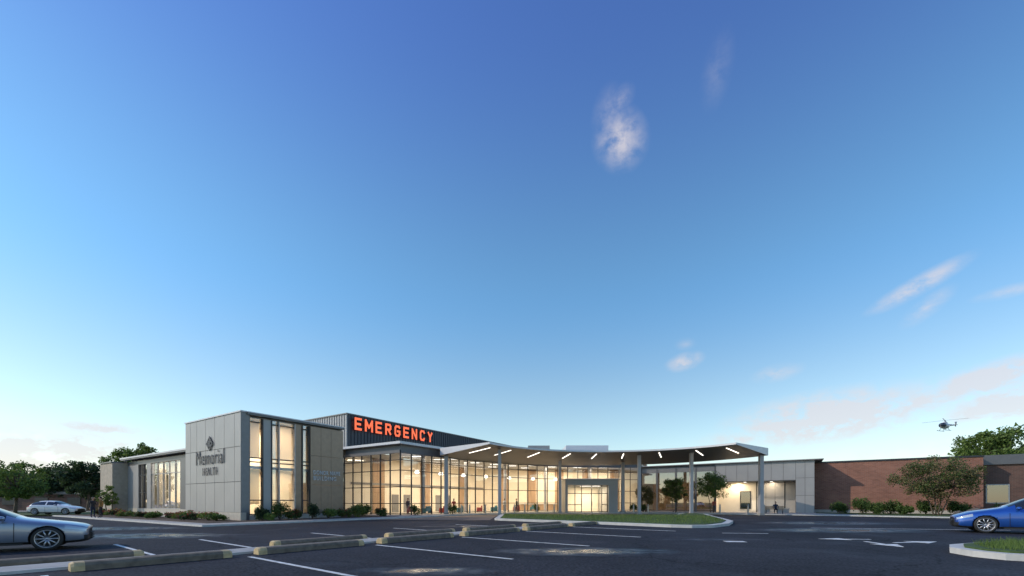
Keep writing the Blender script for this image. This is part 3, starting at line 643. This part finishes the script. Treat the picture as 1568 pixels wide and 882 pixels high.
# ------------------------------------------------------------------ people
M_skin=pbr('skin',(.45,.27,.19),.5); M_hair=pbr('hair',(.03,.02,.015),.6); M_eye=pbr('eye',(.02,.02,.02),.2)
def cloth(name,c): return pbr(name,c,.85,0,.1,20)
def person(loc,rz,pose,shirt,pants,h=1.75,hair=M_hair,skin=M_skin):
    E=empty('person',loc,rz,h/1.75)
    v=[];e=[];r=[]
    def a(p,rad,par=None):
        v.append(Vector(p)); r.append(rad if isinstance(rad,tuple) else (rad,rad))
        if par is not None: e.append((par,len(v)-1))
        return len(v)-1
    sit=pose=='sit'; zh=.52 if sit else .93; fx=.05 if sit else 0
    pel=a((0,0,zh),(.15,.115)); sp=a((.0,0,zh+.2),(.135,.1),pel); ch=a((.01+fx,0,zh+.40),(.165,.115),sp)
    nb=a((.01+fx,0,zh+.52),(.075,.07),ch); nk=a((.03+fx,0,zh+.58),(.055,.055),nb); h1=a((.045+fx,0,zh+.66),(.072,.085),nk); h2=a((.045+fx,0,zh+.74),(.078,.09),h1)
    for s in (-1,1):
        hp=a((.01,s*.09,zh-.04),.095,pel)
        if sit:
            k=a((.45,s*.12,.50),.065,hp); a((.40,s*.12,.28),.058,k); an=a((.42,s*.12,.09),.04,len(v)-1); a((.56,s*.14,.04),.035,an)
        else:
            st=.12*s if pose=='walk' else .02*s
            k=a((.04+st*.7,s*.10,.49),.062,hp); cf=a((st*.6,s*.105,.33),.055,k); an=a((st,s*.105,.09),.038,cf); a((st+.15,s*.13,.035),.034,an)
        sh=a((.0+fx,s*.185,zh+.46),.062,ch)
        if sit: el=a((.08+fx,s*.25,zh+.2),.042,sh); wr=a((.32,s*.17,zh+.10),.028,el); hd=(.39,s*.15,zh+.08); dr=Vector((.9,-.1*s,-.2))
        elif pose=='phone' and s==1: el=a((.03,s*.24,zh+.18),.042,sh); wr=a((.24,s*.12,zh+.30),.028,el); hd=(.31,s*.08,zh+.33); dr=Vector((.8,-.4,.3))
        else: el=a((-.03,s*.235,zh+.18),.042,sh); wr=a((.03-.08*s*(pose=='walk'),s*.255,zh-.07),.027,el); hd=(.04-.08*s*(pose=='walk'),s*.26,zh-.14); dr=Vector((.15,0,-1))
        dr.normalize(); ha=a(hd,(.034,.022),wr); side=dr.cross(Vector((0,1,0))).normalized()
        for j,(o,l) in enumerate(((-.03,.06),(-.01,.075),(.01,.07),(.03,.055))):
            f1=a(Vector(hd)+dr*.045+side*o,.0095,ha); a(Vector(hd)+dr*(.045+l*.6)+side*o*1.15+Vector((0,-s*.006,0)),.008,f1); a(Vector(hd)+dr*(.045+l)+side*o*1.1+Vector((0,-s*.02,0)),.007,len(v)-1)
        th=a(Vector(hd)+dr*.01+side*-.045,.010,ha); a(Vector(hd)+dr*.045+side*-.06,.009,th)
    me=bpy.data.meshes.new('body'); me.from_pydata(v,e,[]); o=bpy.data.objects.new('body',me); COL.objects.link(o)
    sk=o.modifiers.new('s','SKIN'); sk.use_smooth_shade=True
    for i,sv in enumerate(me.skin_vertices[0].data): sv.radius=r[i]; sv.use_root=(i==0)
    ss=o.modifiers.new('ss','SUBSURF'); ss.levels=1; ss.render_levels=1
    bpy.context.view_layer.update()
    m2=bpy.data.meshes.new_from_object(o.evaluated_get(bpy.context.evaluated_depsgraph_get())); bpy.data.objects.remove(o)
    m2.materials.clear()
    for m in (shirt,pants,skin,M_black): m2.materials.append(m)
    for p in m2.polygons:
        c=p.center; k=0
        if c.z>zh+.55: k=2
        elif c.z<.075 : k=3
        elif (c.z<zh+.02 and abs(c.y)<.2 and not (sit and c.z>zh+.05)) : k=1
        if sit and c.x>.12 and abs(c.y)<.2 and c.z<zh+.065 and c.z>.075: k=1
        if sit and c.x>.33 and c.z>zh+.04: k=2
        if not sit and abs(c.y)>.2 and c.z<zh-.06: k=2
        if pose=='phone' and c.x>.24 and c.z>zh: k=2
        p.material_index=k; p.use_smooth=True
    bo=bpy.data.objects.new('body',m2); COL.objects.link(bo); bo.parent=E
    b=MB(); hx=.05+fx; hz=zh+.72
    b.ell((hx,0,hz),(.098,.077,.115),skin,16,12); b.ell((hx+.1,0,hz-.015),(.02,.014,.025),skin,8,6)
    for s in (-1,1): b.ell((hx+.088,s*.03,hz+.01),(.012,.014,.009),M_eye,8,6); b.ell((hx-.005,s*.078,hz-.005),(.018,.01,.03),skin,8,6)
    b.ell((hx+.09,0,hz-.055),(.01,.025,.006),M_red,8,6); b.ell((hx-.02,0,hz+.03),(.1,.086,.105),hair,16,12)
    b.build('head',E,True); return E
c1=cloth('dark_shirt',(.03,.03,.035)); c2=cloth('olive_jacket',(.3,.17,.05)); c3=cloth('navy_cloth',(.02,.03,.06)); c4=cloth('red_shirt',(.45,.07,.05)); c5=cloth('grey_pants',(.08,.08,.09)); c6=cloth('white_shirt',(.6,.6,.6))
person((-35.9,36.9,.12),R(-10),'phone',c1,c3); person((-35.0,36.7,.12),R(200),'stand',c2,c1,1.78)
person((30.05,49.15,.11),R(-118),'sit',c3,c1,1.8)
person((25.6,54.6,.11),R(-100),'walk',c4,c5,1.7)
person((-6.6,48.9,.11),R(-70),'walk',c4,c1,1.7); person((-1.0,58.4,.13),R(120),'stand',c6,c3); person((-11.6,48.0,.13),R(-30),'stand',c3,c5); person((.6,55.6,.11),R(-170),'walk',c1,c5)

# ------------------------------------------------------------------ vehicles
def interp(x,tab):
    xs=[t[0] for t in tab]; return [float(np.interp(x,xs,[t[i] for t in tab])) for i in range(1,len(tab[0]))]
def car(name,loc,rz,sc,paint,suv=False):
    E=empty(name,loc,rz,sc); k=.12 if suv else 0
    tab=[(0,.30,.62,.68,.66,.56),(.04,.24,.67,.73,.76,.64),(.18,.2,.72,.79,.84,.70),(.5,.18,.78+k/3,.86+k/2,.90,.72),(1.1,.18,.85+k/2,.95+k*.7,.925,.73),(1.5,.18,.90+k/2,1.01+k*.8,.93,.74),(1.6,.18,.91+k/2,1.05+k,.93,.72),
         (2.2,.18,.93+k/2,1.36+k,.93,.60),(2.35,.18,.93+k/2,1.40+k,.93,.58),(3.0,.18,.94+k/2,1.43+k*1.1,.93,.58),(3.5,.18,.95+k/2,1.38+k*1.3,.93,.56),(3.6,.18,.96+k/2,1.36+k*1.3,.93,.56),(4.2,.2,.98+k/2,1.08+(.28 if suv else 0),.90,.62),(4.3,.22,.98+k/2,1.02+(.15 if suv else 0),.88,.62),(4.62,.26,.9,.95,.80,.55),(4.7,.34,.75,.78,.66,.5)]
    xs=[0,.03,.08,.18,.34,.5,.85,1.1,1.35,1.52,1.6,1.8,2.0,2.2,2.32,2.6,2.78,2.86,3.1,3.35,3.5,3.62,3.9,4.2,4.3,4.5,4.62,4.7]
    gl=pbr('car_glass',(.015,.02,.025),.05,0,.02,spec=.8); lt=pbr('headlamp',(.5,.55,.6),.1,.3,.1,coat=1)
    vs=[];ring=13
    for x in xs:
        zb,zl,zt,hw,wt=interp(x,tab)
        hf=[(0,zb),(hw*.8,zb),(hw*.97,zb+.07),(hw,(zb+zl)/2-.02),(hw*.985,zl-.1),(hw*.94,zl),(wt,zt-.045),(wt*.55,zt-.005),(0,zt)]
        full=[(y,z) for y,z in hf]+[(-y,z) for y,z in hf[-2:0:-1]]
        ring=len(full); vs+=[(-x+1.0-.10*(abs(y)/.9)**2*max(0,1-x/1.0),y,z) for y,z in full]
    bm=bmesh.new(); bv=[bm.verts.new(v) for v in vs]; nr=len(xs)
    me=bpy.data.meshes.new('body')
    for i in range(nr-1):
        xm=(xs[i]+xs[i+1])/2
        for j in range(ring):
            f=bm.faces.new([bv[i*ring+j],bv[i*ring+(j+1)%ring],bv[(i+1)*ring+(j+1)%ring],bv[(i+1)*ring+j]]); jj=j if j<8 else ring-1-j
            mi=0
            if jj==5 and 1.8<xm<4.1 and not(2.78<xm<2.86): mi=1
            if jj in(6,7) and (1.6<xm<2.2 or 3.62<xm<4.2): mi=1
            if jj==4 and xm<.5 and xm>.03: mi=2
            if jj in (1,2) and xm<.08: mi=3
            if jj in (0,1): mi=3
            if jj==4 and xm>4.3: mi=4
            f.material_index=mi
    bm.faces.new(bv[:ring]).material_index=3; bm.faces.new(bv[-ring:]).material_index=0
    bmesh.ops.recalc_face_normals(bm,faces=bm.faces); bm.to_mesh(me); bm.free()
    red=pbr('tail_lamp',(.4,.01,.01),.2)
    for m in (paint,gl,lt,M_black,red): me.materials.append(m)
    me.polygons.foreach_set('use_smooth',[True]*len(me.polygons))
    o=bpy.data.objects.new('body',me); COL.objects.link(o)
    s=o.modifiers.new('s','SUBSURF'); s.levels=s.render_levels=2
    cut=MB()
    for wx in (.05,-2.8):
        for sy in (-1,1): cut.cyl((wx,sy*.62,.36),(wx,sy*1.1,.36),.395,.395,M_black,32)
    co=cut.build('cut'); bo=o.modifiers.new('b','BOOLEAN'); bo.object=co; bo.operation='DIFFERENCE'; bo.solver='EXACT'
    bpy.context.view_layer.update()
    m2=bpy.data.meshes.new_from_object(o.evaluated_get(bpy.context.evaluated_depsgraph_get())); bpy.data.objects.remove(o); bpy.data.objects.remove(co)
    ob=bpy.data.objects.new('body',m2); COL.objects.link(ob); ob.parent=E
    b=MB(); rim=pbr('alloy_rim',(.5,.5,.52),.3,.8)
    for wx in (.05,-2.8):
        for sy in (-1,1):
            c=(wx,sy*.70,.36); ax=(0,sy,0)
            b.lathe(c,ax,[(-.02,.24),(-.02,.33),(.0,.355),(.05,.36),(.16,.36),(.2,.345),(.215,.3),(.205,.275),(.19,.27)],M_black,36)
            b.lathe(c,ax,[(.195,.275),(.208,.27),(.19,.25),(.1,.24),(.08,.2),(.08,0)],rim,36)
            b.lathe(c,ax,[(.095,.23),(.098,.0)],M_black,24); b.lathe(c,ax,[(.17,.055),(.19,.05),(.195,0)],rim,16)
            for i in range(10):
                t=2*math.pi*i/10; d=Vector((math.cos(t),0,math.sin(t))); p=Vector(c)+Vector((0,sy*.17,0))+d*.03; q=Vector(c)+Vector((0,sy*.188,0))+d*.26
                b.cyl(p,q,.025,.017,rim,6)
    b.build('wheels',E,True)
    b=MB()
    for sy in (-1,1):
        b.ell((-.85,sy*1.02,1.0+k/2),(.08,.1,.07),paint,12,8); b.box(W,-.87,-.82,min(sy*.86,sy*1.0),max(sy*.86,sy*1.0),.94+k/2,.97+k/2,M_black)
        for x in (-.62,-1.82): b.box(W,x-.006,x+.006,min(sy*.925,sy*.934),max(sy*.925,sy*.934),.3,.86,M_black)
        b.box(W,-1.0-.7,-1.0-.5,min(sy*.93,sy*.95),max(sy*.93,sy*.95),.76,.785,M_mullw)
        b.box(W,-2.3,-.45,min(sy*.90,sy*.935),max(sy*.90,sy*.935),.2,.255,M_black)
    for z in (.3,.36,.42,.48): b.box(W,.97,1.012,-.4,.4,z,z+.02,M_black)
    b.build('trim',E); return E
def paint(name,c,metal=.5): 
    m=pbr(name,c,.28,metal,.02,coat=1); return m
car('parked_car',(-14.84,13.84,0),R(40),1.0,paint('silver_paint',(.26,.30,.38)))
car('parked_car',(23.15,21.2,0),R(142),1.12,paint('blue_paint',(.02,.10,.42)),True)
car('parked_car',(-46.5,45.5,.13),R(10),.95,paint('white_paint',(.7,.7,.7),0),True)

# helicopter
HE=empty('helicopter',(120.4,120,22.6),R(200)); b=MB(); M_h=pbr('helicopter_white',(.6,.6,.62),.3); M_hd=pbr('helicopter_dark',(.03,.04,.06),.2)
b.ell((0,0,0),(1.9,.8,.85),M_h,18,12); b.ell((.75,0,.08),(1.2,.79,.72),M_hd,16,10); b.cyl((-1.2,0,.25),(-5.3,0,.55),.38,.12,M_h,12)
b.box(W,-5.5,-5.0,-.04,.04,.1,1.5,M_h); b.box(W,-4.7,-4.4,-.7,.7,.5,.56,M_h); b.ell((-.3,0,.85),(.9,.4,.35),M_h,12,8)
b.cyl((-.2,0,.8),(-.2,0,1.5),.08,.08,M_hd,8)
for i in range(4):
    t=R(20+90*i); d=Vector((math.cos(t),math.sin(t),0)); p=Vector((-.2,0,1.5)); n=Vector((-d.y,d.x,0))*.08
    b.add([p+n,p-n,p+d*4.6-n-Vector((0,0,.06)),p+d*4.6+n-Vector((0,0,.06)),p+n+Vector((0,0,.03)),p-n+Vector((0,0,.03)),p+d*4.6-n-Vector((0,0,.03)),p+d*4.6+n-Vector((0,0,.03))],[(0,1,2,3),(4,5,6,7),(0,1,5,4),(1,2,6,5),(2,3,7,6),(3,0,4,7)],M_hd)
for i in range(2): 
    t=R(30+90*i); b.cyl((-5.3-.7*math.cos(t),.1,.9-.7*math.sin(t)),(-5.3+.7*math.cos(t),.1,.9+.7*math.sin(t)),.05,.05,M_hd,6)
for s in (-.75,.75):
    b.cyl((-1.5,s,-1.35),(1.6,s,-1.35),.06,.06,M_hd,8); b.cyl((1.6,s,-1.35),(1.9,s,-1.2),.06,.05,M_hd,8)
    for x in (-.8,.8): b.cyl((x,s*.5,-.6),(x,s,-1.35),.05,.05,M_hd,6)
b.build('airframe',HE,True)

# ------------------------------------------------------------------ light + sky
sun_dir=Vector((-math.cos(R(31)),-.09,math.sin(R(31)))).normalized()
l=bpy.data.lights.new('sun','SUN'); l.energy=2.5; l.angle=R(.5); l.color=(1,.87,.72)
so=bpy.data.objects.new('sun',l); COL.objects.link(so); so.rotation_euler=sun_dir.to_track_quat('Z','Y').to_euler(); so.location=(-50,-10,60)
wd=bpy.data.worlds.new('World'); scene.world=wd; wd.use_nodes=True; nt=wd.node_tree; bg=nt.nodes['Background']
sky=N(nt,'ShaderNodeTexSky',sky_type='NISHITA'); sky.sun_disc=False; sky.sun_elevation=R(31); sky.sun_rotation=math.atan2(sun_dir.x,sun_dir.y)%(2*math.pi)
sky.air_density=1.0; sky.dust_density=.3; sky.ozone_density=3.0
tc=N(nt,'ShaderNodeTexCoord'); sp=N(nt,'ShaderNodeSeparateXYZ'); nrm=N(nt,'ShaderNodeVectorMath',operation='NORMALIZE')
nt.links.new(tc.outputs['Generated'],nrm.inputs[0]); nt.links.new(nrm.outputs[0],sp.inputs[0])
def mt(op,a_,c_=0):
    n=N(nt,'ShaderNodeMath',operation=op)
    for i,x in enumerate((a_,c_)):
        if isinstance(x,(int,float)): n.inputs[i].default_value=x
        else: nt.links.new(x,n.inputs[i])
    return n.outputs[0]
az=mt('ARCTAN2',sp.outputs[0],sp.outputs[1]); el=mt('ARCSINE',sp.outputs[2])
cb=N(nt,'ShaderNodeCombineXYZ'); nt.links.new(az,cb.inputs[0]); nt.links.new(el,cb.inputs[1])
tot=None
def cl(px,py,rx,ry,rot,k):
    global tot
    d=Vector((px-784,660,768-py)); a_=math.atan2(d.x,d.y); e_=math.asin(d.z/d.length); s=1/d.length
    mp=N(nt,'ShaderNodeMapping',vector_type='TEXTURE'); mp.inputs['Location'].default_value=(a_,e_,0); mp.inputs['Rotation'].default_value=(0,0,R(rot)); mp.inputs['Scale'].default_value=(rx*s,ry*s,1)
    nt.links.new(cb.outputs[0],mp.inputs[0]); g_=N(nt,'ShaderNodeTexGradient',gradient_type='SPHERICAL'); nt.links.new(mp.outputs[0],g_.inputs[0])
    o=mt('MULTIPLY',g_.outputs['Fac'],k); tot=o if tot is None else mt('MAXIMUM',tot,o)
for c in ((950,214,60,46,-10,.62),(934,180,40,44,-25,.3),(950,154,34,20,20,.34),(1098,108,34,56,-20,.15),(1405,438,80,18,20,.7),(1420,470,45,18,35,.42),(1545,446,50,12,0,.42),(1048,554,34,16,10,.68),(1050,527,20,12,0,.25),(1190,571,42,16,5,.45),
          (1265,640,170,50,3,1.15),(1500,586,110,32,14,1.1),(1400,618,110,40,10,.7),(1560,612,130,50,12,.95),(1135,672,80,20,0,.6),(155,655,80,14,0,.8),(60,700,320,80,0,.85),(1400,690,450,60,0,.4)): cl(*c)
mpn=N(nt,'ShaderNodeMapping'); mpn.inputs['Scale'].default_value=(1,1.5,1); nt.links.new(cb.outputs[0],mpn.inputs[0])
no=N(nt,'ShaderNodeTexNoise'); no.inputs['Scale'].default_value=26; no.inputs['Detail'].default_value=9; no.inputs['Roughness'].default_value=.62; no.inputs['Distortion'].default_value=.15; nt.links.new(mpn.outputs[0],no.inputs[0])
mr=N(nt,'ShaderNodeMapRange',interpolation_type='SMOOTHSTEP'); mr.inputs[1].default_value=.22; mr.inputs[2].default_value=.74; nt.links.new(no.outputs[0],mr.inputs[0])
al=mt('MINIMUM',mt('MULTIPLY',mt('MULTIPLY',mt('POWER',tot,1.35),mr.outputs[0]),2.0),.68)
cr=N(nt,'ShaderNodeValToRGB'); e_=cr.color_ramp; e_.interpolation='EASE'
nt.links.new(el,cr.inputs[0])
e_.elements[0].position=0; e_.elements[0].color=(1.38/2,1.24/2,1.10/2,1)
e_.elements[1].position=.9; e_.elements[1].color=(.76/2,.98/2,1.48/2,1)
for p,c in ((.17,(1.38/2,1.34/2,1.15/2,1)),(.45,(1.0/2,1.40/2,1.44/2,1))):
    x_=e_.elements.new(p); x_.color=c
ml=N(nt,'ShaderNodeVectorMath',operation='MULTIPLY'); nt.links.new(sky.outputs[0],ml.inputs[0]); nt.links.new(cr.outputs[0],ml.inputs[1])
sc_=N(nt,'ShaderNodeVectorMath',operation='SCALE'); sc_.inputs['Scale'].default_value=1.95; nt.links.new(ml.outputs[0],sc_.inputs[0])
mx=N(nt,'ShaderNodeMix',data_type='RGBA'); nt.links.new(al,mx.inputs[0]); nt.links.new(sc_.outputs[0],mx.inputs[6]); mx.inputs[7].default_value=(5.3,4.9,5.0,1)
nt.links.new(mx.outputs[2],bg.inputs[0]); bg.inputs[1].default_value=.15
# ------------------------------------------------------------------ camera
cd=bpy.data.cameras.new('camera'); cd.sensor_width=36; cd.lens=36*660/1568; cd.shift_y=327/1568; cd.clip_end=3000; cd.clip_start=.1
co=bpy.data.objects.new('camera',cd); COL.objects.link(co); co.location=(0,0,1.5); co.rotation_euler=(R(90),0,0); scene.camera=co
scene.view_settings.view_transform='Standard'; scene.view_settings.look='None'; scene.view_settings.exposure=0
